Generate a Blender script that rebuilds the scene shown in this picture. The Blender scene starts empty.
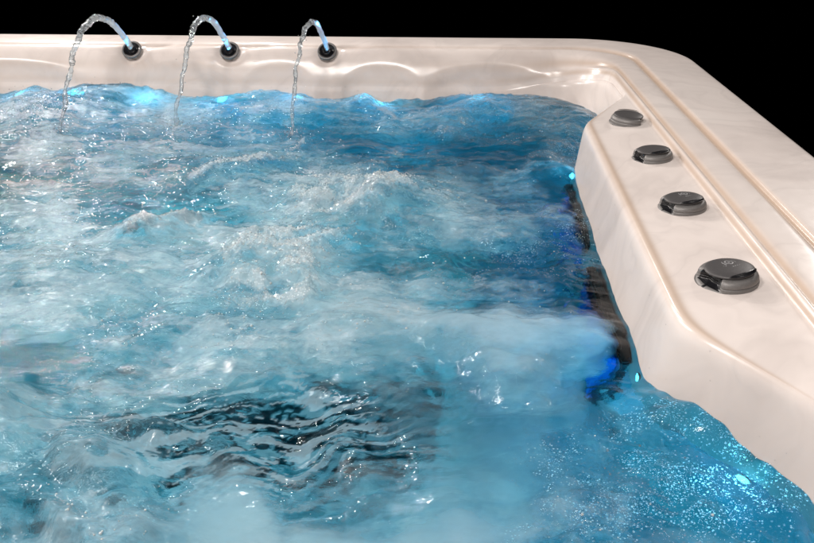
import bpy, bmesh, math, random
import numpy as np
from mathutils import Vector, Matrix

random.seed(7)
RNG = np.random.default_rng(11)
scene = bpy.context.scene
COL = scene.collection
PI = math.pi

# ------------------------------------------------------------------ helpers
def link(o, parent=None):
    COL.objects.link(o)
    if parent is not None:
        o.parent = parent
    return o

def empty(name, loc=(0, 0, 0), parent=None):
    o = bpy.data.objects.new(name, None)
    o.location = loc
    o.empty_display_size = 0.05
    return link(o, parent)

def tag(o, label=None, category=None, group=None, kind=None):
    if label: o['label'] = label
    if category: o['category'] = category
    if group: o['group'] = group
    if kind: o['kind'] = kind
    return o

def mesh_obj(name, verts, faces, mats, parent=None, smooth=True, mat_index=None, normals=None):
    me = bpy.data.meshes.new(name)
    verts = np.asarray(verts, dtype=np.float64)
    if isinstance(faces, np.ndarray):
        n, k = faces.shape
        me.vertices.add(len(verts)); me.vertices.foreach_set('co', verts.ravel().astype(np.float32))
        me.loops.add(n * k); me.loops.foreach_set('vertex_index', faces.ravel().astype(np.int32))
        me.polygons.add(n)
        me.polygons.foreach_set('loop_start', (np.arange(n) * k).astype(np.int32))
        me.polygons.foreach_set('loop_total', np.full(n, k, dtype=np.int32))
        me.update(calc_edges=True)
    else:
        me.from_pydata(verts.tolist(), [], faces)
        me.update()
    me.polygons.foreach_set('use_smooth', np.full(len(me.polygons), smooth))
    for m in (mats if isinstance(mats, (list, tuple)) else [mats]):
        me.materials.append(m)
    if mat_index is not None:
        me.polygons.foreach_set('material_index', np.asarray(mat_index, dtype=np.int32))
    if normals is not None:
        me.normals_split_custom_set_from_vertices(normals.tolist())
    o = bpy.data.objects.new(name, me)
    return link(o, parent)

def attr(o, name, data):
    a = o.data.attributes.new(name, 'FLOAT', 'POINT')
    a.data.foreach_set('value', np.asarray(data, dtype=np.float32))

def grid_faces(nu, nv, wrap_u=False):
    """quads for index u*nv+v"""
    u = np.arange(nu if wrap_u else nu - 1); v = np.arange(nv - 1)
    U, V = np.meshgrid(u, v, indexing='ij')
    U2 = (U + 1) % nu
    return np.stack([U * nv + V, U2 * nv + V, U2 * nv + V + 1, U * nv + V + 1], -1).reshape(-1, 4)

def vert_normals(verts, quads):
    a, b, c, d = (verts[quads[:, i]] for i in range(4))
    fn = np.cross(c - a, d - b)
    n = np.zeros_like(verts)
    for i in range(4):
        np.add.at(n, quads[:, i], fn)
    n /= np.maximum(np.linalg.norm(n, axis=1, keepdims=True), 1e-12)
    return n

# ---- noise
def _hash(ix, iy, seed):
    h = (ix.astype(np.int64) * 374761393 + iy.astype(np.int64) * 668265263 + seed * 1442695041) & 0xFFFFFFFF
    h = ((h ^ (h >> 13)) * 1274126177) & 0xFFFFFFFF
    h = h ^ (h >> 16)
    return (h & 0xFFFF) / 65536.0 * 2 * PI

def perlin(x, y, seed=0):
    ix = np.floor(x); iy = np.floor(y)
    fx = x - ix; fy = y - iy
    u = fx * fx * fx * (fx * (fx * 6 - 15) + 10)
    v = fy * fy * fy * (fy * (fy * 6 - 15) + 10)
    r = 0
    for dx in (0, 1):
        for dy in (0, 1):
            a = _hash(ix + dx, iy + dy, seed)
            g = np.cos(a) * (fx - dx) + np.sin(a) * (fy - dy)
            r = r + g * (u if dx else 1 - u) * (v if dy else 1 - v)
    return r * 1.5

def fbm(x, y, octv=4, seed=0, gain=0.5):
    s = 0; a = 1.0
    for i in range(octv):
        s = s + a * perlin(x + i * 17.3, y - i * 9.1, seed + i * 31)
        x = x * 2.03; y = y * 2.03; a *= gain
    return s

def ridged(x, y, octv=4, seed=0, gain=0.5):
    s = 0; a = 1.0
    for i in range(octv):
        s = s + a * (1 - 2.0 * np.abs(perlin(x + i * 5.7, y + i * 3.3, seed + i * 13)))
        x = x * 2.1; y = y * 2.1; a *= gain
    return s

def sstep(a, b, x):
    t = np.clip((x - a) / (b - a), 0, 1)
    return t * t * (3 - 2 * t)

# ------------------------------------------------------------------ camera
F, HC = 790.0, 0.53                       # focal length in photo pixels, eye height above the rim
th = math.atan(408.5 / F); ps = math.atan(0.0468 * math.cos(th))
fw = Vector((-math.sin(ps) * math.cos(th), math.cos(ps) * math.cos(th), -math.sin(th)))
rt = Vector((math.cos(ps), math.sin(ps), 0)); up = rt.cross(fw)
cam = bpy.data.cameras.new('camera'); co = bpy.data.objects.new('camera', cam); COL.objects.link(co)
cam.sensor_width = 36; cam.lens = F * 36 / 814; cam.clip_end = 100; cam.clip_start = 0.02
R = Matrix((rt, up, -fw)).transposed()
co.matrix_world = Matrix.Translation((0, 0, HC)) @ R.to_4x4()
scene.camera = co

WL = -0.165                               # mean water level below the rim
def wpt(px, py, z=WL):
    """where a sight line meets the level z: used to read the place's plan off the photograph"""
    d = fw + rt * ((px - 407) / F) - up * ((py - 271.5) / F)
    t = (z - HC) / d.z
    return (t * d.x, t * d.y)

# ------------------------------------------------------------------ materials
def nodes(name):
    m = bpy.data.materials.new(name); m.use_nodes = True
    nt = m.node_tree; nt.nodes.clear()
    out = nt.nodes.new('ShaderNodeOutputMaterial')
    def N(t, **kw):
        n = nt.nodes.new('ShaderNode' + t)
        ins = kw.pop('ins', {})
        for k, v in kw.items(): setattr(n, k, v)
        for k, v in ins.items():
            s = n.inputs[k]
            if isinstance(v, bpy.types.NodeSocket): nt.links.new(v, s)
            else: s.default_value = v
        return n
    def L(a, b): nt.links.new(a, b)
    return m, N, L, out

def ramp(N, fac, stops):
    r = N('ValToRGB'); 
    e = r.color_ramp.elements
    e[0].position = stops[0][0]; e[0].color = (*stops[0][1], 1)
    e[1].position = stops[-1][0]; e[1].color = (*stops[-1][1], 1)
    for p, c in stops[1:-1]:
        x = e.new(p); x.color = (*c, 1)
    r.id_data.links.new(fac, r.inputs[0])
    return r.outputs[0]

def mixc(N, fac, a, b, mode='MIX'):
    n = N('Mix', data_type='RGBA', blend_type=mode)
    for sock, v in ((n.inputs[0], fac), (n.inputs[6], a), (n.inputs[7], b)):
        if isinstance(v, bpy.types.NodeSocket): n.id_data.links.new(v, sock)
        else: sock.default_value = v if not isinstance(v, tuple) else (*v, 1)
    return n.outputs[2]

def math_(N, op, a, b=None, c=None, clamp=False):
    n = N('Math', operation=op, use_clamp=clamp)
    for i, v in enumerate((a, b, c)):
        if v is None: continue
        if isinstance(v, bpy.types.NodeSocket): n.id_data.links.new(v, n.inputs[i])
        else: n.inputs[i].default_value = v
    return n.outputs[0]

def mat_acrylic():
    m, N, L, out = nodes('marbled_acrylic')
    tc = N('TexCoord').outputs['Object']
    w = N('TexNoise', ins={'Vector': tc, 'Scale': 1.6, 'Detail': 4, 'Distortion': 0.6})
    wv = N('Vector' + 'Math', operation='MULTIPLY_ADD', ins={0: w.outputs['Color'], 1: (0.9, 0.9, 0.9), 2: tc})
    cloud = N('TexNoise', ins={'Vector': wv.outputs[0], 'Scale': 2.3, 'Detail': 5, 'Roughness': 0.55})
    base = ramp(N, cloud.outputs['Fac'], [(0.28, (0.62, 0.555, 0.525)), (0.50, (0.79, 0.72, 0.685)), (0.72, (0.82, 0.76, 0.725))])
    mp = N('Mapping', ins={'Vector': wv.outputs[0], 'Rotation': (0, 0, 0.5), 'Scale': (0.9, 2.6, 1.2)})
    vein = N('TexNoise', ins={'Vector': mp.outputs[0], 'Scale': 2.2, 'Detail': 3, 'Roughness': 0.5, 'Distortion': 0.8})
    v1 = math_(N, 'ABSOLUTE', math_(N, 'SUBTRACT', vein.outputs['Fac'], 0.5))
    v2 = ramp(N, v1, [(0.0, (1, 1, 1)), (0.03, (0.55, 0.55, 0.55)), (0.10, (0, 0, 0))])
    c = mixc(N, math_(N, 'MULTIPLY', v2, 0.24), base, (0.52, 0.475, 0.455))
    fine = N('TexNoise', ins={'Vector': tc, 'Scale': 55, 'Detail': 3})
    c = mixc(N, math_(N, 'MULTIPLY', fine.outputs['Fac'], 0.10), c, (0.60, 0.55, 0.52))
    at = N('Attribute', attribute_name='edge_shade')      # brown shade painted along the moulding grooves and ledge edge
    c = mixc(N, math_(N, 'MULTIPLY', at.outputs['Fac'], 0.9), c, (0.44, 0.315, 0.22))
    bn = N('TexNoise', ins={'Vector': tc, 'Scale': 9, 'Detail': 2})
    b = N('Bump', ins={'Strength': 0.06, 'Distance': 0.02, 'Height': bn.outputs['Fac']})
    rough = math_(N, 'MULTIPLY_ADD', fine.outputs['Fac'], 0.12, 0.17)
    p = N('BsdfPrincipled', ins={'Base Color': c, 'Roughness': rough, 'IOR': 1.48, 'Normal': b.outputs[0]})
    L(p.outputs[0], out.inputs[0])
    return m

def mat_plain(name, col, rough=0.4, metallic=0.0, bump=0.0, scale=200, spec=0.5):
    m, N, L, out = nodes(name)
    tc = N('TexCoord').outputs['Object']
    n = N('TexNoise', ins={'Vector': tc, 'Scale': scale, 'Detail': 4})
    c = mixc(N, n.outputs['Fac'], tuple(v * 0.8 for v in col), tuple(min(1, v * 1.2) for v in col))
    r = math_(N, 'MULTIPLY_ADD', n.outputs['Fac'], 0.16, rough - 0.08)
    p = N('BsdfPrincipled', ins={'Base Color': c, 'Roughness': r, 'Metallic': metallic, 'Specular IOR Level': spec})
    if bump:
        b = N('Bump', ins={'Strength': bump, 'Distance': 0.001, 'Height': n.outputs['Fac']})
        L(b.outputs[0], p.inputs['Normal'])
    L(p.outputs[0], out.inputs[0])
    return m

def mat_emit(name, col, s):
    m, N, L, out = nodes(name)
    e = N('Emission', ins={'Color': (*col, 1), 'Strength': s})
    L(e.outputs[0], out.inputs[0])
    return m

def cloud_noise(N, tc):
    mp = N('Mapping', ins={'Vector': tc, 'Scale': (0.8, 1.7, 1.0)})
    cl = N('TexNoise', ins={'Vector': mp.outputs[0], 'Scale': 24, 'Detail': 7, 'Roughness': 0.66, 'Distortion': 0.5})
    mp3 = N('Mapping', ins={'Vector': tc, 'Scale': (0.65, 1.5, 1.0), 'Rotation': (0, 0, .25)})
    cl2 = N('TexNoise', ins={'Vector': mp3.outputs[0], 'Scale': 70, 'Detail': 5, 'Roughness': 0.65, 'Distortion': 0.4})
    return mp, mp3, math_(N, 'ADD', math_(N, 'MULTIPLY', cl.outputs['Fac'], .6), math_(N, 'MULTIPLY', cl2.outputs['Fac'], .4))

def mat_air():
    m, N, L, out = nodes('entrained_air')
    tc = N('TexCoord').outputs['Object']
    aer = N('Attribute', attribute_name='aeration').outputs['Fac']
    chop = N('Attribute', attribute_name='chop').outputs['Fac']
    mp, mp3, cls = cloud_noise(N, tc)
    fac = math_(N, 'ADD', aer, math_(N, 'MULTIPLY', math_(N, 'SUBTRACT', cls, 0.5), math_(N, 'MULTIPLY_ADD', chop, 1.5, 0.0)), clamp=True)
    milk = ramp(N, fac, [(0.10, (0.16, 0.55, 0.68)), (0.55, (0.46, 0.69, 0.77)), (0.95, (0.80, 0.86, 0.88))])
    d = N('BsdfDiffuse', ins={'Color': milk}); t = N('BsdfTranslucent', ins={'Color': milk})
    c = N('MixShader', ins={0: .8, 1: d.outputs[0], 2: t.outputs[0]})
    tr = N('BsdfTransparent', ins={'Color': (0.10, 0.50, 0.63, 1)})
    f = N('MixShader', ins={0: fac, 1: tr.outputs[0], 2: c.outputs[0]})
    L(f.outputs[0], out.inputs[0])
    return m

def mat_water():
    m, N, L, out = nodes('churning_water')
    tc = N('TexCoord').outputs['Object']
    aer = N('Attribute', attribute_name='aeration').outputs['Fac']
    fro = N('Attribute', attribute_name='froth').outputs['Fac']
    chop = N('Attribute', attribute_name='chop').outputs['Fac']
    bub = N('Attribute', attribute_name='bubbly').outputs['Fac']
    mp, mp3, cls = cloud_noise(N, tc)
    n1 = N('TexNoise', ins={'Vector': mp.outputs[0], 'Scale': 52, 'Detail': 4, 'Roughness': 0.58, 'Distortion': 0.7})
    n2 = N('TexNoise', ins={'Vector': tc, 'Scale': 230, 'Detail': 2, 'Roughness': 0.6})
    vor = N('TexVoronoi', feature='F1', ins={'Vector': tc, 'Scale': 190})
    hb = math_(N, 'MULTIPLY', math_(N, 'SUBTRACT', 1.0, vor.outputs['Distance']), fro)
    h = math_(N, 'ADD', math_(N, 'MULTIPLY', n1.outputs['Fac'], math_(N, 'MULTIPLY_ADD', chop, 1.55, .05)),
              math_(N, 'ADD', math_(N, 'MULTIPLY', n2.outputs['Fac'], math_(N, 'MULTIPLY', chop, 0.30)),
                    math_(N, 'MULTIPLY', hb, 0.35)))
    nrm = N('Bump', ins={'Strength': 0.35, 'Distance': 0.0048, 'Height': h}).outputs[0]
    # froth and flecks of foam lying on the surface
    speck = ramp(N, vor.outputs['Distance'], [(0.0, (1, 1, 1)), (0.22, (0.8, 0.8, 0.8)), (0.42, (0, 0, 0))])
    f2 = math_(N, 'MULTIPLY', fro, math_(N, 'MULTIPLY_ADD', speck, 0.35, 0.65), clamp=True)
    fl = N('TexNoise', ins={'Vector': mp3.outputs[0], 'Scale': 120, 'Detail': 6, 'Roughness': 0.72, 'Distortion': 1.0})
    big = N('TexNoise', ins={'Vector': mp.outputs[0], 'Scale': 9, 'Detail': 4, 'Roughness': 0.6})
    flk = math_(N, 'MULTIPLY', ramp(N, math_(N, 'ADD', math_(N, 'MULTIPLY', fl.outputs['Fac'], .62), math_(N, 'MULTIPLY', big.outputs['Fac'], .38)), [(.49, (0, 0, 0)), (.62, (1, 1, 1))]),
                math_(N, 'MULTIPLY', chop, math_(N, 'MULTIPLY', aer, .80)), clamp=True)
    # single bubbles just under the surface
    mpb = N('Mapping', ins={'Vector': tc, 'Scale': (0.8, 1.0, 1.0), 'Rotation': (0, 0, .5)})
    dv = N('TexNoise', ins={'Vector': mpb.outputs[0], 'Scale': 60, 'Detail': 2})
    dvv = N('VectorMath', operation='MULTIPLY_ADD', ins={0: dv.outputs['Color'], 1: (.006, .006, .006), 2: mpb.outputs[0]})
    vb = N('TexVoronoi', feature='F1', ins={'Vector': dvv.outputs[0], 'Scale': 270})
    vb2 = N('TexVoronoi', feature='F1', ins={'Vector': dvv.outputs[0], 'Scale': 600})
    pick1 = ramp(N, N('SeparateColor', ins={0: vb.outputs['Color']}).outputs[0], [(.10, (0, 0, 0)), (.6, (1, 1, 1))])
    pick2 = ramp(N, N('SeparateColor', ins={0: vb2.outputs['Color']}).outputs[0], [(.0, (0, 0, 0)), (.5, (1, 1, 1))])
    s1 = math_(N, 'MULTIPLY', ramp(N, vb.outputs['Distance'], [(0.0, (.25,) * 3), (0.20, (1, 1, 1)), (0.34, (0, 0, 0))]), pick1)
    s2 = math_(N, 'MULTIPLY', ramp(N, vb2.outputs['Distance'], [(0.0, (1, 1, 1)), (0.36, (0, 0, 0))]), pick2)
    bb = math_(N, 'MULTIPLY', math_(N, 'MAXIMUM', s1, s2), math_(N, 'MULTIPLY', bub, 3.0), clamp=True)
    f2 = math_(N, 'MAXIMUM', f2, flk)
    haze_ = math_(N, 'MULTIPLY', math_(N, 'MULTIPLY_ADD', math_(N, 'SUBTRACT', cls, .5), math_(N, 'MULTIPLY', chop, 1.7), aer), N('Attribute', attribute_name='surface_air').outputs['Fac'], clamp=True)
    fac = math_(N, 'MAXIMUM', math_(N, 'MAXIMUM', haze_, f2), bb)
    colr = mixc(N, bb, mixc(N, f2, (0.62, 0.73, 0.77), (0.93, 0.93, 0.93)), (0.80, 0.94, 0.97))
    up_ = N('Mix', data_type='VECTOR', ins={0: .2, 4: (0, 0, 1), 5: nrm}).outputs[1]
    soft = N('VectorMath', operation='NORMALIZE', ins={0: up_}).outputs[0]   # light diffuses inside foam, so relief shades softly
    clear = N('BsdfRefraction', ins={'Color': (0.80, 0.93, 0.97, 1), 'Roughness': 0.0, 'IOR': 1.33, 'Normal': nrm})
    dif = N('BsdfDiffuse', ins={'Color': colr, 'Normal': soft})
    trl = N('BsdfTranslucent', ins={'Color': colr, 'Normal': soft})
    cloud = N('MixShader', ins={0: math_(N, 'MAXIMUM', math_(N, 'MULTIPLY', bb, .85), math_(N, 'MULTIPLY_ADD', f2, -0.26, 0.62)), 1: dif.outputs[0], 2: trl.outputs[0]})
    body = N('MixShader', ins={0: fac, 1: clear.outputs[0], 2: cloud.outputs[0]})
    fr = N('Fresnel', ins={'IOR': 1.33, 'Normal': nrm})
    gl = N('BsdfGlossy', ins={'Roughness': 0.04, 'Normal': nrm})
    fin = N('MixShader', ins={0: fr.outputs[0], 1: body.outputs[0], 2: gl.outputs[0]})
    L(fin.outputs[0], out.inputs[0])
    return m

def mat_bubble():
    m, N, L, out = nodes('bubbles')
    gl = N('BsdfGlossy', ins={'Roughness': 0.08})
    tr = N('BsdfTransparent', ins={'Color': (0.93, 0.98, 1, 1)})
    d = N('BsdfTranslucent', ins={'Color': (0.85, 0.93, 0.95, 1)})
    d2 = N('BsdfDiffuse', ins={'Color': (0.92, 0.93, 0.93, 1)})
    a = N('MixShader', ins={0: 0.7, 1: d.outputs[0], 2: d2.outputs[0]})
    b = N('MixShader', ins={0: 0.70, 1: tr.outputs[0], 2: a.outputs[0]})
    lw = N('LayerWeight', ins={'Blend': 0.35})
    f = N('MixShader', ins={0: math_(N, 'MULTIPLY_ADD', lw.outputs['Fresnel'], 0.25, 0.06), 1: b.outputs[0], 2: gl.outputs[0]})
    L(f.outputs[0], out.inputs[0])
    return m

def mat_stream(name='falling_water', milk=0.16):
    m, N, L, out = nodes(name)
    tc = N('TexCoord').outputs['Object']
    n = N('TexNoise', ins={'Vector': tc, 'Scale': 130, 'Detail': 3})
    b = N('Bump', ins={'Strength': 0.35, 'Distance': 0.004, 'Height': n.outputs['Fac']})
    core = N('Attribute', attribute_name='smooth_flow').outputs['Fac']
    t = N('BsdfTranslucent', ins={'Color': (0.88, 0.94, 0.98, 1)})
    d = N('BsdfDiffuse', ins={'Color': (0.85, 0.88, 0.90, 1), 'Normal': b.outputs[0]})
    td = N('MixShader', ins={0: 0.6, 1: d.outputs[0], 2: t.outputs[0]})
    n3 = N('TexNoise', ins={'Vector': tc, 'Scale': 48, 'Detail': 2})
    white = math_(N, 'MULTIPLY', ramp(N, n3.outputs['Fac'], [(.46, (0, 0, 0)), (.62, (1, 1, 1))]), .60)
    body = N('MixShader', ins={0: math_(N, 'MAXIMUM', math_(N, 'MULTIPLY_ADD', core, 0.55, milk), white), 1: N('BsdfTransparent', ins={'Color': (.90, .94, .96, 1)}).outputs[0], 2: td.outputs[0]})
    lw = N('Fresnel', ins={'IOR': 1.45, 'Normal': b.outputs[0]})
    f = N('MixShader', ins={0: math_(N, 'MULTIPLY', lw.outputs[0], .8), 1: body.outputs[0], 2: N('BsdfGlossy', ins={'Roughness': 0.08, 'Normal': b.outputs[0]}).outputs[0]})
    L(f.outputs[0], out.inputs[0])
    return m

ACR = mat_acrylic()
WATER = mat_water()
AIR = mat_air()
BUB = mat_bubble()
STREAM = mat_stream()
def mat_drop():
    m, N, L, out = nodes('clear_drop')
    lw = N('LayerWeight', ins={'Blend': 0.3})
    f = N('MixShader', ins={0: math_(N, 'MULTIPLY_ADD', lw.outputs['Fresnel'], 0.25, 0.05), 1: N('BsdfTransparent', ins={'Color': (.93, .93, .93, 1)}).outputs[0], 2: N('BsdfGlossy', ins={'Roughness': 0.04}).outputs[0]})
    L(f.outputs[0], out.inputs[0])
    return m
DROP = mat_drop()
METAL = mat_plain('brushed_gunmetal', (0.20, 0.193, 0.19), 0.52, 0.45, 0.15, 400)
CAPM = mat_plain('dark_grey_plastic', (0.075, 0.072, 0.074), 0.48, 0.2, 0.1, 600)
BLACK = mat_plain('black_plastic_and_shade', (0.008, 0.008, 0.01), 0.3, 0.0)
CHROME = mat_plain('chrome', (0.55, 0.55, 0.56), 0.14, 1.0)
MARK = mat_plain('printed_mark', (0.30, 0.30, 0.31), 0.4, 0.3)
SLATE = mat_plain('slate_plastic', (0.010, 0.014, 0.017), 0.5)
BLUEP = mat_plain('blue_plastic', (0.02, 0.28, 0.85), 0.35)
LED = mat_emit('led_lens', (0.08, 0.70, 1.0), 5.0)

# ------------------------------------------------------------------ tub shell
tub = empty('hot_tub', (-0.55, 1.45, -0.9))
tag(tub, 'cream marbled acrylic hot tub full of churning blue lit water', 'hot tub')
T0 = Vector(tub.location)

X0, X1, Y0, Y1 = -1.9, 0.775, 0.10, 2.79
NS_X, NS_Y, NC = 460, 460, 60
# profile rows: d_right, z_right, d_far, z_far, corner radius, painted edge shade
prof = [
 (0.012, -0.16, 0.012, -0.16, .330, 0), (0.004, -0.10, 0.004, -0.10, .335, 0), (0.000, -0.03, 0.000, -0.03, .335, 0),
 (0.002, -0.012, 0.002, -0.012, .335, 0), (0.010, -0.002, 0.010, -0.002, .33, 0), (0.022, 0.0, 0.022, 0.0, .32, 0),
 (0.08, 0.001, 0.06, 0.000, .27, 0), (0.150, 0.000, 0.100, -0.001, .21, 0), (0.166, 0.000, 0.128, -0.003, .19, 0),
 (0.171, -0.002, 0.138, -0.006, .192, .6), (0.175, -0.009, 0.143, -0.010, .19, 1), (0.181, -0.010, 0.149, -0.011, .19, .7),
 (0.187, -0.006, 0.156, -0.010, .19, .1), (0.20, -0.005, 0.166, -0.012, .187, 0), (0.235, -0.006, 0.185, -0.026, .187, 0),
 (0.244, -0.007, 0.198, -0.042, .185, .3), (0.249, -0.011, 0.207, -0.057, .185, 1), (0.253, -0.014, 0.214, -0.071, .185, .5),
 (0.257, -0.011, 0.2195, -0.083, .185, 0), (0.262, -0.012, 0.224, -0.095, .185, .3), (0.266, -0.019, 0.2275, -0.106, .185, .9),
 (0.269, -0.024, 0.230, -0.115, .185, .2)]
ledge_rows = [(t, -0.0245 - 0.009 * t) for t in (0.04, 0.12, 0.25, 0.4, 0.55, 0.7, 0.82, 0.9, 0.95, 0.98)]
n_top = len(prof)
SUB = 3

def contour(dR, dF, r, dL=None, dN=None):
    dL = dF if dL is None else dL; dN = dF if dN is None else dN
    x0, x1, y0, y1 = X0 + dL, X1 - dR, Y0 + dN, Y1 - dF
    pts = []
    def arc(cx, cy, a0, n):
        a = a0 + np.arange(n) / n * PI / 2
        return np.stack([cx + r * np.cos(a), cy + r * np.sin(a)], 1)
    def seg(p, q, n):
        t = (np.arange(n) / n)[:, None]
        return np.array(p) * (1 - t) + np.array(q) * t
    P = [seg((x1, y0 + r), (x1, y1 - r), NS_Y), arc(x1 - r, y1 - r, 0, NC),
         seg((x1 - r, y1), (x0 + r, y1), NS_X), arc(x0 + r, y1 - r, PI / 2, NC),
         seg((x0, y1 - r), (x0, y0 + r), NS_Y), arc(x0 + r, y0 + r, PI, NC),
         seg((x0 + r, y0), (x1 - r, y0), NS_X), arc(x1 - r, y0 + r, 1.5 * PI, NC)]
    return np.concatenate(P)

M = 2 * NS_X + 2 * NS_Y + 4 * NC
wr = np.zeros(M)                                     # 1 on the right-hand side, 0 on the others
wr[:NS_Y] = 1
idx_ = np.arange(NS_Y - 25, NS_Y + NC + 45); wr[idx_] = 1 - sstep(0, 1, np.arange(len(idx_)) / len(idx_))
wr[-NC:] = sstep(0, 1, np.arange(NC) / NC)

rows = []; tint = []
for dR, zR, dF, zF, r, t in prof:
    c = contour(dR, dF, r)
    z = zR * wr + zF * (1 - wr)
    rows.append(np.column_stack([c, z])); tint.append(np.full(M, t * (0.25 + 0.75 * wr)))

def ledge_ext(y):
    """how far the control ledge reaches in from the inner moulding"""
    k = np.interp(y, [0.70, 0.93, 0.95, 1.90, 1.92, 2.16], [0, .153, .158, .138, .132, 0])
    return k
def smooth1(a, n):
    k = np.hanning(n + 2)[1:-1]; k /= k.sum()
    return np.convolve(np.pad(a, n // 2, mode='edge'), k, mode='valid')[:len(a)]
yy = rows[-1][:NS_Y, 1]
ext = np.zeros(M); ext[:NS_Y] = np.where(yy > 1.4, smooth1(ledge_ext(yy), 13), smooth1(ledge_ext(yy), 41))
lz = ext / 0.15
last = rows[-1]
for t, z in ledge_rows:
    c = contour(0.270 + 0.004 * t, 0.2310 + 0.005 * t, .185)
    c[:, 0] -= ext * t
    zt = np.where(True, (z) * np.clip(lz, 0, 1) + (-0.026 - 0.012 * t) * (1 - np.clip(lz, 0, 1)), 0)
    zf = -0.119 - 0.014 * t
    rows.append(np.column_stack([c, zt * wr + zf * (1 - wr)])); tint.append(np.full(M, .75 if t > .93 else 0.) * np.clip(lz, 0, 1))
n_ledge0, n_ledge1 = n_top, len(rows)
wall = [(.276, -.036, .2375, -.138, .19), (.281, -.042, .239, -.144, .19), (.285, -.053, .2405, -.15, .19), (.288, -.075, .243, -.160, .19),
        (.292, -.105, .247, -.175, .19), (.297, -.14, .252, -.195, .195), (.303, -.18, .259, -.22, .20), (.312, -.24, .270, -.27, .2),
        (.33, -.32, .29, -.34, .2), (.36, -.40, .32, -.41, .2), (.43, -.445, .40, -.45, .2), (.62, -.46, .62, -.465, .2),
        (.70, -.475, .72, -.48, .18), (.73, -.52, .75, -.52, .16), (.76, -.59, .78, -.59, .15), (.80, -.62, .82, -.62, .19), (1.0, -.625, 1.0, -.625, .1),
        (1.2, -.625, 1.2, -.625, .06), (1.325, -.625, 1.33, -.625, .005)]
for dR, zR, dF, zF, r in wall:
    c = contour(dR, dF, r)
    k = sstep(-.50, -.30, np.full(M, zR))
    c[:, 0] -= ext * k
    rows.append(np.column_stack([c, zR * wr + zF * (1 - wr)])); tint.append(np.zeros(M))
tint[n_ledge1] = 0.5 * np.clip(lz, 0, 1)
A = np.stack(rows, 1)                                # M x T x 3
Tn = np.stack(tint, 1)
# refine along the profile and round it a little
def refine(a, sub):
    T = a.shape[1]; t = np.arange((T - 1) * sub + 1) / sub
    i = np.minimum(t.astype(int), T - 2); f = t - i
    if a.ndim == 3: f = f[None, :, None]
    else: f = f[None, :]
    r = a[:, i] * (1 - f) + a[:, i + 1] * f
    for _ in range(2):
        r[:, 1:-1] = 0.25 * r[:, :-2] + 0.5 * r[:, 1:-1] + 0.25 * r[:, 2:]
    return r
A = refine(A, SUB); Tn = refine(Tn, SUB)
TT = A.shape[1]

# scooped backrests in the far wall and the dished seats of the three fountain nozzles
NOZ = [(-1.014, 2.600), (-0.690, 2.600), (-0.369, 2.602)]
X, Y, Z = A[..., 0], A[..., 1], A[..., 2]
farw = sstep(2.25, 2.45, Y) * sstep(-.02, -.05, Z) * sstep(-.5, -.3, Z)
lobes = 0
for cx, w, a in ((-1.45, .30, .016), (-0.86, .15, .010), (-.53, .12, .010), (-.19, .13, .012), (0.16, .21, .018)):
    t = np.clip(np.abs(X - cx) / w, 0, 1)
    lobes = np.maximum(lobes, a * (1 - t ** 4) * sstep(-.035, -.10 , Z + 0.05 * t * t))
A[..., 1] += farw * lobes
for nx, ny in NOZ:
    dx = X - nx; s = (Y - ny) * -0.66 - (Z + .012) * 0.75
    dist = np.sqrt(dx ** 2 + (s * 1.05) ** 2)
    dish = np.exp(-(dist / 0.040) ** 4) * 0.012 * (Y > 2.3)
    # a swept scallop that runs from the nozzle up to the rim on its right-hand side
    q = dx - 0.03; curve = -0.018 - 0.22 * np.clip(q, 0, .2) ** 1.0
    scal = np.exp(-((s - curve) / 0.016) ** 2) * sstep(-.01, .02, q) * sstep(.15, .05, q) * 0.006 * (Y > 2.3)
    q2 = -dx - 0.03; curve2 = -0.006 + 0.15 * np.clip(q2, 0, .1)
    scal2 = np.exp(-((s - curve2) / 0.014) ** 2) * sstep(-.02, .02, q2) * sstep(.10, .03, q2) * 0.004 * (Y > 2.3)
    dd = dish + scal + scal2
    A[..., 1] += dd * 0.66; A[..., 2] -= dd * 0.75
V = A.reshape(-1, 3)
Q = grid_faces(M, TT, wrap_u=True)
VN = vert_normals(V, Q)
if VN[(NS_Y // 2) * TT + 7 * SUB, 2] < 0:
    Q = Q[:, ::-1]; VN = -VN
tq = np.minimum.reduce([Q[:, i] % TT for i in range(4)])
sq = np.minimum.reduce([Q[:, i] // TT for i in range(4)])
sel_rim = tq < (n_top - 1) * SUB
sel_ledge = (~sel_rim) & (tq < (n_ledge1) * SUB) & (sq < NS_Y) & (lz[sq] > 0.02)
sel_seat = tq >= (len(rows) - 10) * SUB
sel_wall = ~(sel_rim | sel_ledge | sel_seat)
def piece(name, sel):
    q = Q[sel]; used, inv = np.unique(q, return_inverse=True)
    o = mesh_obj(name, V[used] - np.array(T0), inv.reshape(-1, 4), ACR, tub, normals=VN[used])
    attr(o, 'edge_shade', Tn.reshape(-1)[used])
    return o
piece('rim', sel_rim); piece('control_ledge', sel_ledge); piece('basin_wall', sel_wall); piece('seat', sel_seat)

# ------------------------------------------------------------------ lathe helper
def lathe(profile, n=64, squash=None):
    vs = []
    for r, z in profile:
        for i in range(n):
            a = 2 * PI * i / n
            vs.append((r * math.cos(a), r * math.sin(a), z))
    k = len(profile)
    fs = []
    for j in range(k - 1):
        for i in range(n):
            i2 = (i + 1) % n
            fs.append((j * n + i, j * n + i2, (j + 1) * n + i2, (j + 1) * n + i))
    fs.append(tuple(range((k - 1) * n, k * n)))
    return np.array(vs), fs

def dense(profile, per=4):
    out = []
    for (r0, z0), (r1, z1) in zip(profile, profile[1:]):
        for i in range(per):
            t = i / per; out.append((r0 + (r1 - r0) * t, z0 + (z1 - z0) * t))
    out.append(profile[-1]); return out

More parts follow.
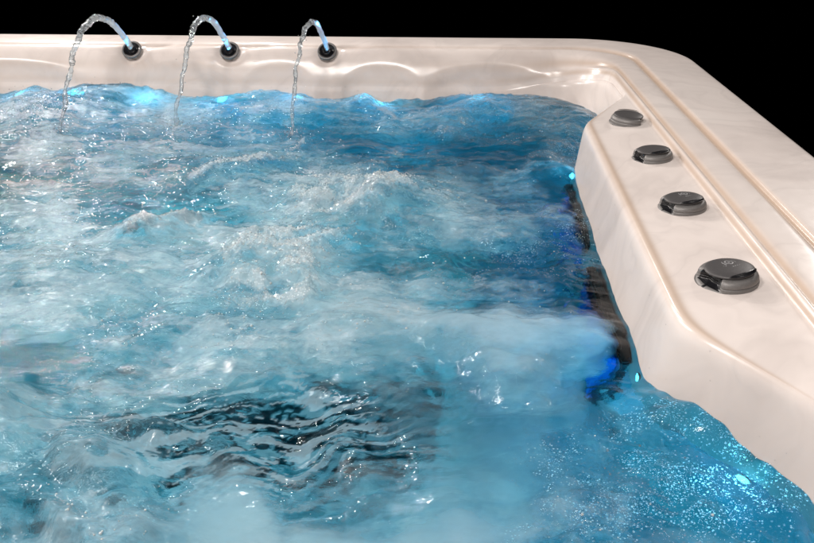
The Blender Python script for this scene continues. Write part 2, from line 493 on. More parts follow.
# ------------------------------------------------------------------ control knobs
def knob_meshes(Rk):
    pr = [(.99, 0.0), (1.0, .05), (1.0, .16), (.985, .19), (.962, .198), (.962, .212), (.978, .222), (.970, .29), (.94, .35), (.885, .40), (.82, .43), (.70, .45), (.4, .46), (.05, .46)]
    n = 96
    pd = dense(pr, 4)
    vs = []; depth = []
    for r, z in pd:
        for i in range(n):
            a = 2 * PI * i / n
            d = (a - PI + PI) % (2 * PI) - PI           # angle from local -x ... the grip recess faces local -x
            d = math.atan2(math.sin(a - PI), math.cos(a - PI))
            win = math.exp(-(d / 0.62) ** 6)
            zw = min(1, max(0, (z - .06) / .05)) * min(1, max(0, (.470 - z) / .03 if r > .6 else 0)) 
            cut = win * zw
            rr = r * (1 - 0.45 * cut)
            # ellipse: a touch wider than deep
            vs.append((Rk * rr * math.cos(a), Rk * rr * math.sin(a) * 0.94, Rk * z))
            depth.append(cut)
    k = len(pd); fs = []; mi = []
    for j in range(k - 1):
        for i in range(n):
            i2 = (i + 1) % n
            f = (j * n + i, j * n + i2, (j + 1) * n + i2, (j + 1) * n + i)
            fs.append(f); mi.append(1 if max(depth[q] for q in f) > 0.35 else 0)  # recess faces set to black, its shade put into the colour
    fs.append(tuple(range((k - 1) * n, k * n))); mi.append(0)
    return np.array(vs), fs, mi

def cap_mesh(Rk):
    pr = [(.80, .0), (.81, .02), (.81, .040), (.795, .06), (.74, .090), (.6, .13), (.4, .155), (.2, .169), (.02, .172)]
    n = 72; vs = []
    for r, z in dense(pr, 2):
        for i in range(n):
            a = 2 * PI * i / n
            x, y = r * math.cos(a), r * math.sin(a) * .92
            vs.append((Rk * x, Rk * y, Rk * z))
    k = len(vs) // n; fs = []
    for j in range(k - 1):
        for i in range(n):
            i2 = (i + 1) % n
            fs.append((j * n + i, j * n + i2, (j + 1) * n + i2, (j + 1) * n + i))
    fs.append(tuple(range((k - 1) * n, k * n)))
    return np.array(vs), fs

def slot_shade_mesh(Rk):
    """black crescent strip: painted shade along the front edge of the cap"""
    vs = []; n = 40; m = 6
    for i in range(n + 1):
        t = i / n; a = math.radians(-128 + 92 * t); w = .085 * math.sin(PI * t) ** .8 + .004
        for j in range(m + 1):
            u = j / m; r = .835 - w * 1.9 * u
            z = .075 + .105 * sstep(0, 1, np.array(u)) * math.sin(PI * t) ** .5
            vs.append((Rk * r * math.cos(a), Rk * r * math.sin(a) * .92, Rk * (min(float(z), .172 - .11 * (r / .8) ** 2 + .06) + .004 * math.sin(PI * u))))
    return np.array(vs), grid_faces(n + 1, m + 1)

def mark_mesh(Rk):
    """the small round emblem with a dot and a row of dots under it, raised on the cap"""
    bm = bmesh.new()
    def dot(x, y, r, h=.015):
        z = 0.172 - 0.085 * (x * x + y * y) / .4
        m = Matrix.Translation((Rk * x, Rk * y, Rk * z)) @ Matrix.Diagonal((1, 1, .35, 1))
        bmesh.ops.create_icosphere(bm, subdivisions=2, radius=Rk * r, matrix=m)
    def ring(x, y, r, w, a0=0, a1=2 * PI):
        n = 28; vv = []
        for i in range(n + 1):
            a = a0 + (a1 - a0) * i / n
            row = []
            for rr, dz in ((r - w, .002), (r, .020), (r + w, .002)):
                px, py = x + rr * math.cos(a), y + rr * math.sin(a)
                z = 0.172 - 0.085 * (px * px + py * py) / .4 + dz
                row.append(bm.verts.new((Rk * px, Rk * py, Rk * z)))
            vv.append(row)
        for p, q in zip(vv, vv[1:]):
            for i in range(2): bm.faces.new((p[i], q[i], q[i + 1], p[i + 1]))
    ring(.10, .18, .13, .025); dot(.10, .18, .045)
    ring(.10, .18, .22, .02, -.6, .6); ring(.10, .18, .22, .02, PI - .6, PI + .6)
    for i in range(5): dot(.02 + i * .085, -.14 + i * .012, .028)
    for i in range(4): dot(-.36 + i * .07, .06 - i * .02, .022)
    me = bpy.data.meshes.new('emblem'); bm.to_mesh(me); bm.free()
    me.polygons.foreach_set('use_smooth', np.ones(len(me.polygons), dtype=bool)); me.materials.append(MARK)
    return me

RK = 0.043
kv, kf, kmi = knob_meshes(RK)
knob = mesh_obj('control_knob', kv, kf, [METAL, BLACK], tub, mat_index=kmi)
fl_v, fl_f = lathe([(.0455, 0.0), (.0455, .0012), (.044, .002), (.030, .002)])
flange = mesh_obj('knob_flange', fl_v * np.array([1, .94, 1]), fl_f, METAL, knob)
flange.location = (0, 0, 0)
cv, cf = cap_mesh(RK)
cap = mesh_obj('knob_cap', cv, cf, CAPM, knob)
cap.location = (0.002, 0.001, RK * 0.438); cap.rotation_euler = (math.radians(-3), math.radians(0), 0)
sv, sf = slot_shade_mesh(RK)
slot_shade = mesh_obj('finger_slot_shade', sv, sf, BLACK, knob)  # black strip laid in for the shadow at the cap's front edge
slot_shade.location = cap.location; slot_shade.rotation_euler = cap.rotation_euler
em = bpy.data.objects.new('emblem', mark_mesh(RK)); link(em, knob)
em.location = cap.location; em.rotation_euler = cap.rotation_euler
KN = [(727, 281, 1.07, 22), (682, 208, 1.0, 14), (652, 158.5, 1.0, 14), (628, 122.5, 1.0, 165)]
lab = ['largest dark grey control knob with embossed cap, nearest the rounded ledge end', 'dark grey control knob with a row of dots on its cap, second from the ledge end',
       'dark grey control knob with plain black cap, third from the ledge end', 'dark grey control knob turned so that its recess faces the rim']
for i, (px, py, s, rz) in enumerate(KN):
    if i == 0:
        k = knob
    else:
        k = knob.copy(); COL.objects.link(k); k.parent = tub
        for ch in (flange, cap, slot_shade, em):
            if ch is em and i >= 2: continue
            c = ch.copy(); COL.objects.link(c); c.parent = k
    x, y = wpt(px, py, -0.029)
    k.location = Vector((x, y, -0.0305)) - T0
    k.rotation_euler = (0, math.radians(-3.0), math.radians(rz)); k.scale = (s, s, s)
    k['label'] = lab[i]

# ------------------------------------------------------------------ fountain nozzles
ring_v, ring_f = lathe([(.0325, -.006), (.0325, -.001), (.0315, .0008), (.0285, .0015), (.0262, .0005), (.0245, -.003), (.0245, -.006)])
bore_v, bore_f = lathe([(.025, .001), (.022, -.002), (.019, -.006), (.012, -.007), (.002, -.007)])
tip_v, tip_f = lathe([(.0125, -.008), (.0125, -.002), (.0115, -.001), (.010, -.0012), (.0095, -.003), (.001, -.003)], 32)
noz = mesh_obj('fountain_nozzle', ring_v, ring_f[:-1], METAL, tub)
bore = mesh_obj('nozzle_bore', bore_v, bore_f, BLACK, noz)
tip = mesh_obj('nozzle_tip', tip_v, tip_f, BLACK, noz)
NDIR = Vector((-0.10, -0.66, 0.75)).normalized()
NP = []
for i, (nx, ny) in enumerate(NOZ):
    if i == 0: n = noz
    else:
        n = noz.copy(); COL.objects.link(n); n.parent = tub
        for ch in (bore, tip):
            c = ch.copy(); COL.objects.link(c); c.parent = n
    p = Vector((nx, ny, -0.013)); NP.append(p)
    n.location = p - T0
    n.rotation_euler = Vector((0, -0.70, 0.714)).to_track_quat('Z', 'Y').to_euler()

# ------------------------------------------------------------------ fountain streams
LAND = [(-1.077, 2.136), (-0.771, 2.218), (-0.421, 2.136)]
SLAB = ['widest arching water stream, clear and broken, from the left fountain nozzle', 'arching water stream with a smooth blue start from the middle fountain nozzle',
        'narrowest arching water stream, falling from the right fountain nozzle']
drops_v = []
def tube(path, radii, n=12, seed=0):
    vs = []
    tt = np.arange(len(path)); lumps = perlin(tt * .13, tt * 0 + seed + .5, 77)

    for i, (p, r) in enumerate(zip(path, radii)):
        t = (path[min(i + 1, len(path) - 1)] - path[max(i - 1, 0)]).normalized()
        u = Vector((1, 0, 0)); v = t.cross(u).normalized(); u = v.cross(t)
        for j in range(n):
            a = 2 * PI * j / n
            rr = r * (1 + 0.30 * lumps[i] * math.cos(a + 2.3 * lumps[(i * 7 + 11) % len(lumps)]) + .12 * math.sin(3 * a + i * .11))
            vs.append(p + u * (rr * math.cos(a)) + v * (rr * math.sin(a)))
    fs = [(i * n + j, i * n + (j + 1) % n, (i + 1) * n + (j + 1) % n, (i + 1) * n + j) for i in range(len(path) - 1) for j in range(n)]
    fs.append(tuple(range(n))[::-1]); fs.append(tuple((len(path) - 1) * n + j for j in range(n)))
    return vs, fs
STREAM_PTS = []
for si, (p0, ld) in enumerate(zip(NP, LAND)):
    r0 = (0.0098, 0.0092, 0.0080)[si]
    apex = (0.116, 0.112, 0.108)[si]
    z0, z1 = p0.z + 0.006, -0.17
    D = apex - z0; E_ = z1 - z0
    # z = z0 + a t - b t^2 with a-b=E, a^2/4b=D
    a = (4 * D + math.sqrt(16 * D * D - 16 * D * E_)) / 2; b = a - E_
    N_ = 210; path = []; rad = []; flow = []
    for i in range(N_):
        t = i / (N_ - 1)
        brk = max(0, (t - .22)) * 1.3
        wob = Vector((perlin(np.array([t * 13.0]), np.array([si * 9.1 + .5]), 3)[0], perlin(np.array([t * 15.0]), np.array([si * 7.7 + .3]), 5)[0], 0.0))
        p = Vector((p0.x + (ld[0] - p0.x) * t, p0.y + (ld[1] - p0.y) * t, z0 + a * t - b * t * t)) + wob * (0.008 * min(1, brk * 1.5))
        lump = perlin(np.array([t * 42.0]), np.array([si * 3.3 + .7]), 9)[0] + 0.6 * perlin(np.array([t * 90.0]), np.array([si * 5.3 + .2]), 12)[0]
        speed = math.sqrt(1 + (a - 2 * b * t) ** 2) / math.sqrt(1 + a * a)
        r = r0 * (0.95 - 0.38 * sstep(.3, 1, np.array(t))) * (1 + lump * 0.6 * min(1, brk))
        path.append(p); rad.append(max(0.0022, float(r))); flow.append(float(1 - sstep(.12, .42, np.array(t))))
    vs, fs = tube(path, rad, 12, si * 3)
    base = Vector((ld[0], ld[1], WL))
    o = mesh_obj('water_stream', np.array([tuple(v - base) for v in vs]), fs, STREAM)
    o.location = base
    attr(o, 'smooth_flow', np.repeat(flow, 12))
    tag(o, SLAB[si], 'water stream', 'fountain streams arching into the tub')
    STREAM_PTS.append(path)

# ------------------------------------------------------------------ water surface
xs = np.arange(-1.72, 0.60, 0.0031)
ys = [0.32]
while ys[-1] < 2.62: ys.append(ys[-1] + 0.0020 + 0.0014 * ys[-1])
ys = np.array(ys)
GX, GY = np.meshgrid(xs, ys, indexing='ij')
gx, gy = GX.ravel(), GY.ravel()

def blob(px, py, rx, ry, z=WL, pw=2.0):
    cx, cy = wpt(px, py, z)
    x2, _ = wpt(px + rx, py, z); _, ya = wpt(px, py - ry, z); _, yb = wpt(px, py + ry, z)
    sx = abs(x2 - cx); sy = np.where(gy > cy, abs(ya - cy), abs(yb - cy))
    d2 = ((gx + 0.10 * wfx - cx) / sx) ** 2 + ((gy + 0.10 * wfy - cy) / sy) ** 2
    return np.exp(-d2 ** (pw / 2))

wfx = fbm(gx * 4, gy * 4, 4, 41); wfy = fbm(gx * 4 + 9, gy * 4, 4, 43)
wx = gx + 0.05 * fbm(gx * 5, gy * 5, 3, 1); wy = gy + 0.05 * fbm(gx * 5 + 4, gy * 5, 3, 2)

# --- swells (photo pixel of the crest, radii in pixels, height)
h = np.zeros_like(gx)
for px, py, rx, ry, a in [(95, 98, 55, 22, .045), (30, 110, 40, 20, .02), (150, 108, 26, 12, -.012), (270, 104, 75, 16, .034), (372, 104, 26, 14, .030), (415, 106, 22, 10, -.012),
                          (490, 104, 60, 16, .034), (560, 112, 40, 16, .02), (575, 172, 26, 16, .020),
                          (375, 196, 55, 18, .066), (240, 176, 50, 14, .03), (290, 268, 60, 30, .045), (160, 215, 40, 14, .028), (25, 430, 85, 52, .075), (20, 520, 90, 26, .035),
                          (480, 335, 110, 26, .028), (500, 395, 80, 18, -.016), (716, 426, 60, 32, .034), (770, 500, 60, 26, .012), (815, 528, 40, 26, -.016), (600, 500, 70, 30, .022), (300, 440, 150, 40, -.018),
                          (470, 215, 70, 14, .016), (500, 250, 80, 12, -.014), (470, 145, 90, 12, -.012), (90, 280, 90, 30, .02)]:
    h += a * blob(px, py, rx, ry, WL + a * .5)
swell = h.copy()
# --- how rough the surface is
chop = np.full_like(gx, 1.0)
for px, py, rx, ry, v in [(480, 340, 130, 30, .20), (540, 420, 110, 50, .03), (400, 525, 200, 34, .03), (200, 525, 120, 22, .06), (520, 470, 80, 40, .03), (280, 434, 210, 54, .16), (480, 160, 110, 26, .7),
                          (20, 430, 90, 40, .55), (700, 480, 90, 60, .55), (620, 520, 70, 35, 1.0), (640, 440, 40, 30, .4)]:
    chop += (v - chop) * blob(px, py, rx, ry)
xw_ = np.interp(gy, [0.3, .70, .95, 1.90, 2.16, 2.4, 2.53], [.46, .45, .33, .35, .47, .46, .40])
chop *= .25 + .75 * sstep(.0, .11, xw_ - gx)
h += 0.012 * fbm(gx * 4, gy * 5, 3, 7) * (.25 + .75 * sstep(.02, .2, xw_ - gx))
h += chop * 0.0050 * (ridged(wx * 6, wy * 11, 3, 21) - .6)
h += chop * 0.0026 * fbm(wx * 26, wy * 52, 4, 23)
# long streaky ripples over the footwell
strk = blob(260, 430, 215, 60, pw=4)
ca, sa = math.cos(0.42), math.sin(0.42)
u_, v_ = wx * ca + wy * sa, -wx * sa + wy * ca
h += strk * (0.0021 * fbm(u_ * 14, v_ * 52, 4, 29) + 0.0012 * fbm(u_ * 42, v_ * 110, 3, 30))

xin = np.interp(gy, [0.3, .70, .95, 1.90, 2.16, 2.4, 2.53], [.50, .492, .345, .366, .495, .49, .42]) + 0.012
# --- froth: thick heaps of bubbles where the jets break the surface
froth = np.zeros_like(gx)
for px, py, rx, ry, v in [(372, 186, 60, 20, 1.0), (325, 198, 50, 14, .8), (298, 244, 55, 30, 1.0), (270, 292, 70, 22, .75), (285, 280, 80, 26, .65), (245, 164, 42, 9, .7), (160, 208, 30, 11, .75), (180, 170, 60, 10, .35),
                          (25, 110, 50, 16, .45), (470, 122, 30, 9, .45), (450, 118, 20, 8, .4), (330, 330, 60, 12, .35), (220, 310, 60, 14, .4), (50, 205, 50, 12, .35), (90, 240, 90, 14, .35),
                          (25, 415, 70, 30, .50), (40, 500, 55, 14, .55), (590, 490, 40, 26, .25), (560, 145, 20, 14, .35), (60, 130, 16, 8, .6), (175, 126, 14, 7, .6), (289, 136, 14, 7, .6), (120, 300, 100, 20, .3)]:
    froth = np.maximum(froth, v * blob(px, py, rx, ry, WL + .03))
fn = fbm(wx * 16, wy * 20, 5, 51, .62)
froth_raw = froth.copy()
froth = np.clip(froth * (1.12 + 0.9 * fn) - 0.08, 0, 1)
froth = sstep(.08, .95, froth)
froth = np.maximum(froth, .80 * np.clip(froth_raw * (.85 + .5 * fbm(gx * 9, gy * 14, 5, 53, .7)), 0, 1))
h += froth * (0.010 * np.abs(fbm(gx * 38, gy * 38, 3, 61)) + 0.004 * np.abs(perlin(gx * 95, gy * 95, 63)) + .004)

# --- aeration: how milky the water is with fine air
aer = np.full_like(gx, .44)
for px, py, rx, ry, v in [(300, 104, 330, 24, .62), (60, 125, 90, 26, .60), (150, 150, 130, 18, .42), (110, 198, 55, 17, -.05), (475, 145, 150, 24, -.3), (560, 130, 40, 20, .35),
                          (150, 280, 240, 60, .80), (300, 300, 130, 60, .88), (375, 190, 80, 24, .85), (470, 214, 110, 14, .72), (495, 254, 130, 22, -.25), (420, 262, 60, 12, .22),
                          (440, 335, 100, 26, 1.0), (545, 410, 110, 30, .42), (520, 470, 120, 40, .68), (40, 440, 95, 62, .82),
                          (20, 345, 90, 18, .0), (100, 375, 60, 10, .40), (290, 385, 170, 12, .10), (290, 430, 165, 34, .03), (350, 462, 80, 20, .0), (200, 470, 60, 14, .10), (576, 215, 20, 40, -.6), (590, 265, 18, 40, -.6), (590, 340, 32, 52, -.6), (608, 395, 20, 35, -.45),
                          (330, 532, 215, 42, .95), (520, 500, 70, 40, .75), (660, 425, 60, 30, .50), (600, 490, 60, 34, .52), (695, 500, 75, 45, -.6), (755, 495, 45, 45, .0)]:
    aer += (v - aer) * blob(px, py, rx, ry, pw=5 if py == 532 or v < -.3 else 2)
an = fbm(gx * 4 + .15 * wfx, gy * 9, 7, 71, .78)
sk = fbm(u_ * 6 + .3 * wfx, v_ * 46, 5, 73, .72) + .25 * fbm(u_ * 20, v_ * 90, 3, 74)
sm = blob(235, 434, 225, 60, pw=6) * (1 - blob(20, 430, 80, 50)) * sstep(.045, .02, gx)
aer = aer * (1 - sm) + sm * .72 * sstep(.17, .32, sk + .30 * (1 - sm) + .22 * blob(300, 400, 150, 8) + .25 * blob(180, 460, 90, 12))
aer = np.clip(aer + (1 - sm) * an * 0.62 * np.clip(chop * 1.1 - .04, 0, 1), -.6, 1)
aer = np.maximum(aer, froth * .9)

bubbly = np.zeros_like(gx)
for px, py, rx, ry, v in [(625, 500, 85, 46, 1.0), (690, 450, 60, 26, .9), (745, 480, 50, 40, .7), (570, 520, 60, 30, .7), (482, 114, 40, 12, .9), (452, 122, 22, 9, .8), (562, 148, 26, 22, .9), (510, 255, 80, 20, .45), (60, 500, 60, 26, .5), (30, 110, 70, 22, .8), (77, 90, 18, 8, .8), (225, 97, 26, 9, .8), (300, 102, 26, 12, .9), (375, 102, 26, 12, .9), (150, 98, 14, 8, .6), (350, 186, 50, 16, .6), (290, 250, 50, 20, .5), (430, 240, 60, 20, .4), (540, 230, 40, 30, .6)]:
    bubbly = np.maximum(bubbly, v * blob(px, py, rx, ry))
bubbly *= .26 + 1.1 * sstep(-.25, .6, fbm(wx * 12, wy * 16, 5, 91, .75))
Hs = (WL + h).reshape(GX.shape)
# keep the surface inside the tub
wv = np.column_stack([gx, gy, WL + h])
xin = np.interp(gy, [0.3, .70, .95, 1.90, 2.16, 2.4, 2.53], [.50, .492, .345, .366, .495, .49, .42]) + 0.012
ok = (gx < xin) & (gy < 2.60)
qf = grid_faces(len(xs), len(ys))
qf = qf[ok[qf].all(1)]
used, inv = np.unique(qf, return_inverse=True)
water = mesh_obj('water', wv[used], inv.reshape(-1, 4), WATER)
attr(water, 'aeration', aer[used]); attr(water, 'surface_air', np.clip(.12 + .46 * np.clip(chop, 0, 1) + .5 * sm + .85 * blob(440, 335, 105, 22, pw=3) - .7 * blob(700, 495, 85, 50) - .9 * blob(597, 300, 32, 115, pw=3) + .4 * sum(blob(px, 98, 20, 8) for px in (18, 77, 151, 226, 300, 376, 478)) + .5 * blob(577, 178, 14, 14) + .5 * blob(641, 366, 12, 12) + .4 * blob(757, 470, 14, 12) + .50 * blob(310, 530, 240, 32, pw=4) - .45 * blob(475, 145, 150, 24) - .42 * blob(495, 254, 120, 20) - .3 * blob(20, 345, 90, 16) - .25 * blob(110, 198, 60, 16), 0, .85)[used]); attr(water, 'bubbly', np.clip(bubbly, 0, 1)[used]); attr(water, 'froth', froth[used]); attr(water, 'chop', np.clip(chop, 0, 1)[used])
tag(water, 'churning blue lit water filling the cream hot tub', None, None, 'structure')
if water.data.polygons[len(water.data.polygons) // 2].normal.z < 0:
    water.data.flip_normals()

# the fine air the jets drive into the water, a few centimetres down
sub_i, sub_j = np.arange(0, len(xs), 2), np.arange(0, len(ys), 2)
ii = (sub_i[:, None] * len(ys) + sub_j[None, :]).ravel()
az = np.minimum(WL - .05 + .45 * swell[ii] + .010 * fbm(gx[ii] * 9, gy[ii] * 9, 2, 95), WL + h[ii] - .022)
qa = grid_faces(len(sub_i), len(sub_j)); qa = qa[ok[ii][qa].all(1)]
ua, inva = np.unique(qa, return_inverse=True)
air = mesh_obj('entrained_air', np.column_stack([gx[ii], gy[ii], az])[ua], inva.reshape(-1, 4), AIR)
attr(air, 'aeration', (aer * (1 - .55 * bubbly))[ii][ua]); attr(air, 'chop', np.clip(chop, 0, 1)[ii][ua])
tag(air, 'milky clouds of fine air just under the water surface', None, None, 'stuff')

# ------------------------------------------------------------------ foam bubbles and spray
ico = bmesh.new(); bmesh.ops.create_icosphere(ico, subdivisions=1, radius=1)
ico_v = np.array([v.co[:] for v in ico.verts]); ico_f = np.array([[v.index for v in f.verts] for f in ico.faces]); ico.free()
def bubbles(name, pos, rad, mat):
    n = len(pos); k = len(ico_v)
    v = (ico_v[None] * rad[:, None, None] + pos[:, None, :]).reshape(-1, 3)
    f = (ico_f[None] + (np.arange(n) * k)[:, None, None]).reshape(-1, 3)
    return mesh_obj(name, v, f, mat)
hz = WL + h
def pick(weight, n):
    w = np.where(ok, weight, 0); w = w / w.sum()
    i = RNG.choice(len(gx), n, p=w)
    return i
cell = np.gradient(ys)[None, :].repeat(len(xs), 0).ravel()
fine = np.clip(fbm(gx * 22, gy * 22, 4, 81, .7) + .1, 0, 1) ** 2
br = blob(610, 495, 55, 36) + .8 * blob(690, 440, 60, 22) + .5 * blob(745, 500, 40, 30)
i1 = pick(cell * (froth ** 1.5 * (.2 + fine) + .01 * chop * fine + 1.2 * np.clip(froth, 0, 1) * blob(372, 182, 55, 16)), 6500)
i2 = pick(cell * br * (.1 + fine * 2), 12)
i3 = pick(cell * (blob(470, 250, 120, 50) + blob(600, 240, 30, 60) + blob(560, 150, 30, 30) + .6 * blob(470, 115, 50, 14) + .5*blob(540, 400, 60, 50)) * fine ** 2, 90)
idx = np.concatenate([i1, i2, i3])
jit = RNG.uniform(-1, 1, (len(idx), 3)) * np.array([.002, .002, .001])
rad = np.clip(RNG.lognormal(math.log(.0010), .40, len(idx)), .0005, .0030)
pos = np.column_stack([gx[idx], gy[idx], hz[idx]]) + jit
foam = bubbles('foam', pos, rad, BUB)
tag(foam, 'white foam bubbles heaped on the churning water', None, None, 'stuff')
# airborne spray over the breaking crests
sp = np.zeros_like(gx)
for px, py, rx, ry, v in [(372, 172, 45, 14, 1.0), (320, 240, 40, 18, .7), (245, 160, 40, 10, .5), (25, 108, 55, 16, .6), (470, 118, 40, 12, .5), (560, 150, 24, 18, .6), (600, 110, 10, 10, .0), (620, 470, 50, 30, .3), (160, 205, 30, 12, .5)]:
    sp += v * blob(px, py, rx, ry)
i4 = pick(cell * sp * (.2 + fine), 420)
rs = np.clip(RNG.lognormal(math.log(.0011), .4, len(i4)), .0006, .003)
ps_ = np.column_stack([gx[i4], gy[i4], hz[i4] + np.abs(RNG.normal(0, .010, len(i4))) + .002])
extra = []; er = []
for si, path in enumerate(STREAM_PTS):
    for _ in range(46):
        t = int(random.uniform(.3, 1) * (len(path) - 1)); p = path[t]; s = .006 + .012 * (t / len(path))
        extra.append((p.x + random.gauss(0, s * .6), p.y + random.gauss(0, s), p.z + random.gauss(0, s * .5))); er.append(random.uniform(.0007, .0022))
    for _ in range(90):
        q = path[-1]; extra.append((q.x + random.gauss(0, .02), q.y + random.gauss(0, .03), WL + .012 + abs(random.gauss(0, .016)))); er.append(random.uniform(.0006, .002))
spray = bubbles('spray', np.concatenate([ps_, np.array(extra)]), np.concatenate([rs, np.array(er)]), STREAM)
attr(spray, 'smooth_flow', np.zeros(len(spray.data.vertices)))
tag(spray, 'loose water drops flying above the foam crests', None, None, 'stuff')

cand = np.where((V[:, 0] > .25) & (V[:, 1] > .5) & (V[:, 1] < 2.0) & (V[:, 2] > -.17) & (V[:, 2] < -.045) & (np.abs(VN[:, 2]) < .6))[0]
wt = np.exp(-(V[cand, 2] + .17) / .045) * np.where(V[cand, 1] < 1.05, 2.2, .5)
cd = RNG.choice(cand, 70, p=wt / wt.sum())
cf_ = np.where((V[:, 1] > 2.3) & (V[:, 2] > -.14) & (V[:, 2] < -.01) & (V[:, 0] < .4) & (V[:, 0] > -1.6))[0]
cd = np.concatenate([cd, RNG.choice(cf_, 60)])
dp = V[cd] + VN[cd] * .0002 + RNG.uniform(-.003, .003, (len(cd), 3)) * (1 - np.abs(VN[cd]))
dr = np.clip(RNG.lognormal(math.log(.0009), .40, len(cd)), .0005, .0020)
drops = bubbles('water_drops', dp, dr, DROP)
tag(drops, 'small clear drops clinging to the cream tub wall', None, None, 'stuff')

# ------------------------------------------------------------------ lamps in the tub
led_v, led_f = lathe([(.015, -.004), (.015, .001), (.013, .003), (.006, .0045), (.001, .005)], 28)
bez_v, bez_f = lathe([(.0175, -.004), (.0175, .0002), (.0165, .0008), (.015, .0004), (.015, -.003)], 28)
led_proto = None
def point_lamp(name, loc, col, energy, radius):
    l = bpy.data.lights.new(name, 'POINT'); l.color = col; l.energy = energy; l.shadow_soft_size = radius
    o = bpy.data.objects.new(name, l); o.location = loc; link(o); return o
UW = 1.5
CY = (0.06, 0.62, 1.0); BL = (0.02, 0.42, 1.0)
def far_y(x, z=-.15):
    i = np.argmin((V[:, 0] - x) ** 2 * 1 + (V[:, 2] - z) ** 2 * 4 + (V[:, 1] < 2.3) * 10); return V[i, 1]
LEDS = []
for px in (18, 77, 151, 226, 300, 376, 478):
    x, _ = wpt(px, 97, -.155); LEDS.append(((x, far_y(x, -.185) - .004, -.182), (0, -1, 0.0)))
LEDS += [((.3355, 1.88, -.180), (-1, 0, 0)), ((.3135, 1.02, -.186), (-1, 0, 0)), ((.3985, .797, -.186), (-.7, -.7, 0))]
for i, (p, d) in enumerate(LEDS):
    if led_proto is None:
        led_proto = mesh_obj('led_light', led_v, led_f, LED, tub); o = led_proto
        bz = mesh_obj('bezel', bez_v, bez_f[:-1], ACR, o)
    else:
        o = led_proto.copy(); COL.objects.link(o); o.parent = tub
        c = bz.copy(); COL.objects.link(c); c.parent = o
    if i >= 7: o.scale = (.62, .62, .62)
    o.location = Vector(p) - T0
    o.rotation_euler = Vector(d).to_track_quat('Z', 'Y').to_euler()
    q = Vector(p) + Vector(d).normalized() * (.045 if i < 7 else .03) + Vector((0, 0, -.02))
    point_lamp('led_glow', q, CY, (.4, .6, .45, .9, .9, .9, 1.0, 1.1, .55, .60)[i], 0.0)
# unseen point lamps added to light the water evenly from below
for x in (-1.15, -.75, -.35, .02):
    for y in (.70, .98, 1.50, 1.95):
        point_lamp('underwater_fill', (x, y, -.57 if y > .9 else -.43), (0.42, .84, .94), UW * (1 if y > .9 else .5), 0.0)
for x, y in ((.22, 1.75), (.22, 1.25), (.22, .95), (.20, .50), (-.1, 2.40), (-.6, 2.40), (-1.1, 2.40), (-.4, .45), (.1, .45)):
    point_lamp('underwater_fill', (x, y, -.42), (0.13, .66, 1.0), UW * .35, 0.0)

# dark filter grilles on the ledge wall, below the water, each with a blue insert
def grille_box(name, sx, sy, sz, mat, parent, bars):
    bm = bmesh.new()
    bmesh.ops.create_cube(bm, size=1, matrix=Matrix.Diagonal((sx, sy, sz, 1)))
    bmesh.ops.bevel(bm, geom=list(bm.edges), offset=min(sx, sy, sz) * .2, segments=2, affect='EDGES')
    for k in range(bars):
        z = (k + .5) / bars * sz * .8 - sz * .4
        bmesh.ops.create_cube(bm, size=1, matrix=Matrix.Translation((-sx * .5 - .002, 0, z)) @ Matrix.Diagonal((.006, sy * .8, sz / bars * .35, 1)))
    me = bpy.data.meshes.new(name); bm.to_mesh(me); bm.free(); me.materials.append(mat)
    return link(bpy.data.objects.new(name, me), parent)
gr = None
for y, x in ((1.24, .306), (1.68, .322)):
    if gr is None:
        gr = grille_box('filter_grille', .020, .34, .22, BLACK, tub, 0); o = gr
        ins_ = grille_box('grille_insert', .014, .26, .15, BLUEP, gr, 7); ins_.location = (-.014, 0, .01)
    else:
        o = gr.copy(); COL.objects.link(o); o.parent = tub
        c = ins_.copy(); COL.objects.link(c); c.parent = o
    o.location = Vector((x, y, -.305)) - T0
# the dark drain cover on the footwell floor
def cover():
    bm = bmesh.new()
    w, d, t = .36, .175, .02
    vs = [bm.verts.new((x, y, 0)) for x, y in ((-w, -d), (w, -d), (w, d), (-w, d))]
    f = bm.faces.new(vs); r = bmesh.ops.extrude_face_region(bm, geom=[f])
    for v in r['geom']:
        if isinstance(v, bmesh.types.BMVert): v.co.z += t
    bmesh.ops.bevel(bm, geom=list(bm.edges), offset=.008, segments=2, affect='EDGES')
    for i in range(9):
        bmesh.ops.create_cube(bm, size=1, matrix=Matrix.Translation((-.30 + i * .075, 0, t + .003)) @ Matrix.Diagonal((.02, .25, .006, 1)))
    me = bpy.data.meshes.new('drain_cover'); bm.to_mesh(me); bm.free(); me.materials.append(SLATE)
    o = bpy.data.objects.new('drain_cover', me); link(o, tub); return o
dc = cover(); dc.location = Vector((-.325, 1.225, -.622)) - T0

# blue lamp in each nozzle, shining up along its stream
for p, ld in zip(NP, LAND):
    l = bpy.data.lights.new('nozzle_light', 'SPOT'); l.color = (.04, .45, 1.0); l.energy = 9; l.spot_size = math.radians(28); l.spot_blend = .4; l.shadow_soft_size = .004
    o = bpy.data.objects.new('nozzle_light', l); link(o)
    d = Vector((ld[0] - p.x, ld[1] - p.y, 0)); d = Vector((d.x, d.y, 0)) + Vector((0, 0, 0.60))
    d.normalize(); o.location = p + NDIR * .001; o.rotation_euler = d.to_track_quat('-Z', 'Y').to_euler()

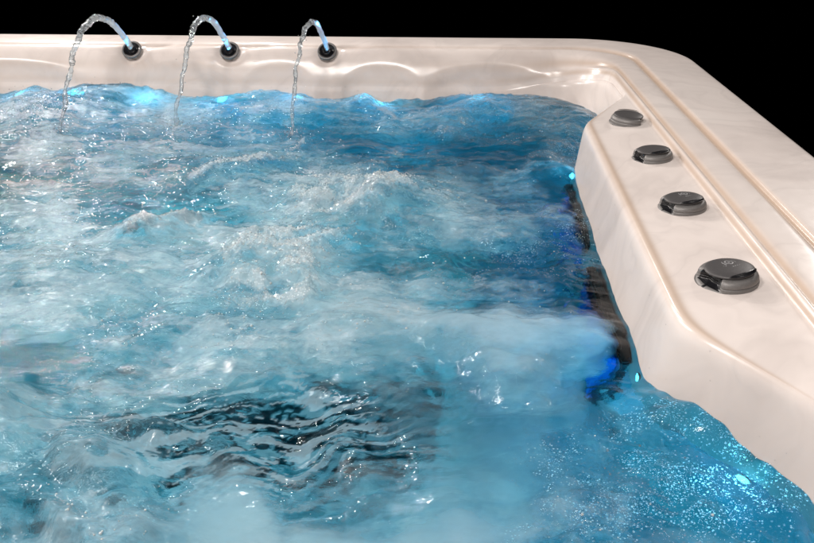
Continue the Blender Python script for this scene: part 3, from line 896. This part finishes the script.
# ------------------------------------------------------------------ studio lamps, with added fill and glint lamps
def area(name, loc, target, size, energy, col):
    l = bpy.data.lights.new(name, 'AREA'); l.shape = 'DISK'; l.size = size; l.energy = energy; l.color = col
    o = bpy.data.objects.new(name, l); link(o); o.location = loc
    o.rotation_euler = (Vector(target) - Vector(loc)).to_track_quat('-Z', 'Y').to_euler(); return o
WARM = (1.0, 0.93, 0.88)
area('studio_and_fill_lamp', (2.0, 1.0, 2.9), (0, 1.6, -.1), 0.3, 7, WARM)
area('studio_and_fill_lamp', (-2.6, 0.9, 1.15), (0.4, 1.6, -.05), 0.16, 18, WARM)
area('studio_and_fill_lamp', (-0.6, -0.9, 2.6), (-0.3, 2.0, -.1), 0.7, 82, WARM)
area('studio_and_fill_lamp', (-1.0, 0.8, 1.9), (-.6, 2.3, -.1), 0.4, 26, WARM)  # fill lamp added to brighten the far wall and foam
area('studio_and_fill_lamp', (-2.4, 4.6, 1.7), (-.7, 1.9, -.1), 0.15, 70, WARM)
for lx, ly, lz in ((-3.4, 4.0, 1.5), (-1.3, 5.0, 2.0), (-3.0, 2.9, 1.5)):
    area('studio_and_fill_lamp', (lx, ly, lz), (-.7, 1.7, -.1), 0.12, 23, WARM)  # extra back lamps added only for glints on the ripples
area('studio_and_fill_lamp', (2.6, 4.4, 1.9), (.3, 1.5, -.05), 0.12, 32, WARM)

w = bpy.data.worlds.new('World'); scene.world = w; w.use_nodes = True
w.node_tree.nodes['Background'].inputs[0].default_value = (0, 0, 0, 1)
w.node_tree.nodes['Background'].inputs[1].default_value = 0

# ------------------------------------------------------------------ render settings
scene.view_settings.view_transform = 'Standard'
scene.view_settings.look = 'None'
scene.view_settings.exposure = 0; scene.view_settings.gamma = 1
cy = scene.cycles
cy.use_denoising = True
try: cy.denoiser = 'OPENIMAGEDENOISE'
except Exception: pass
cy.caustics_reflective = False; cy.caustics_refractive = False
cy.sample_clamp_indirect = 4; cy.sample_clamp_direct = 0
cy.max_bounces = 10; cy.diffuse_bounces = 3; cy.glossy_bounces = 3; cy.transmission_bounces = 6; cy.transparent_max_bounces = 12
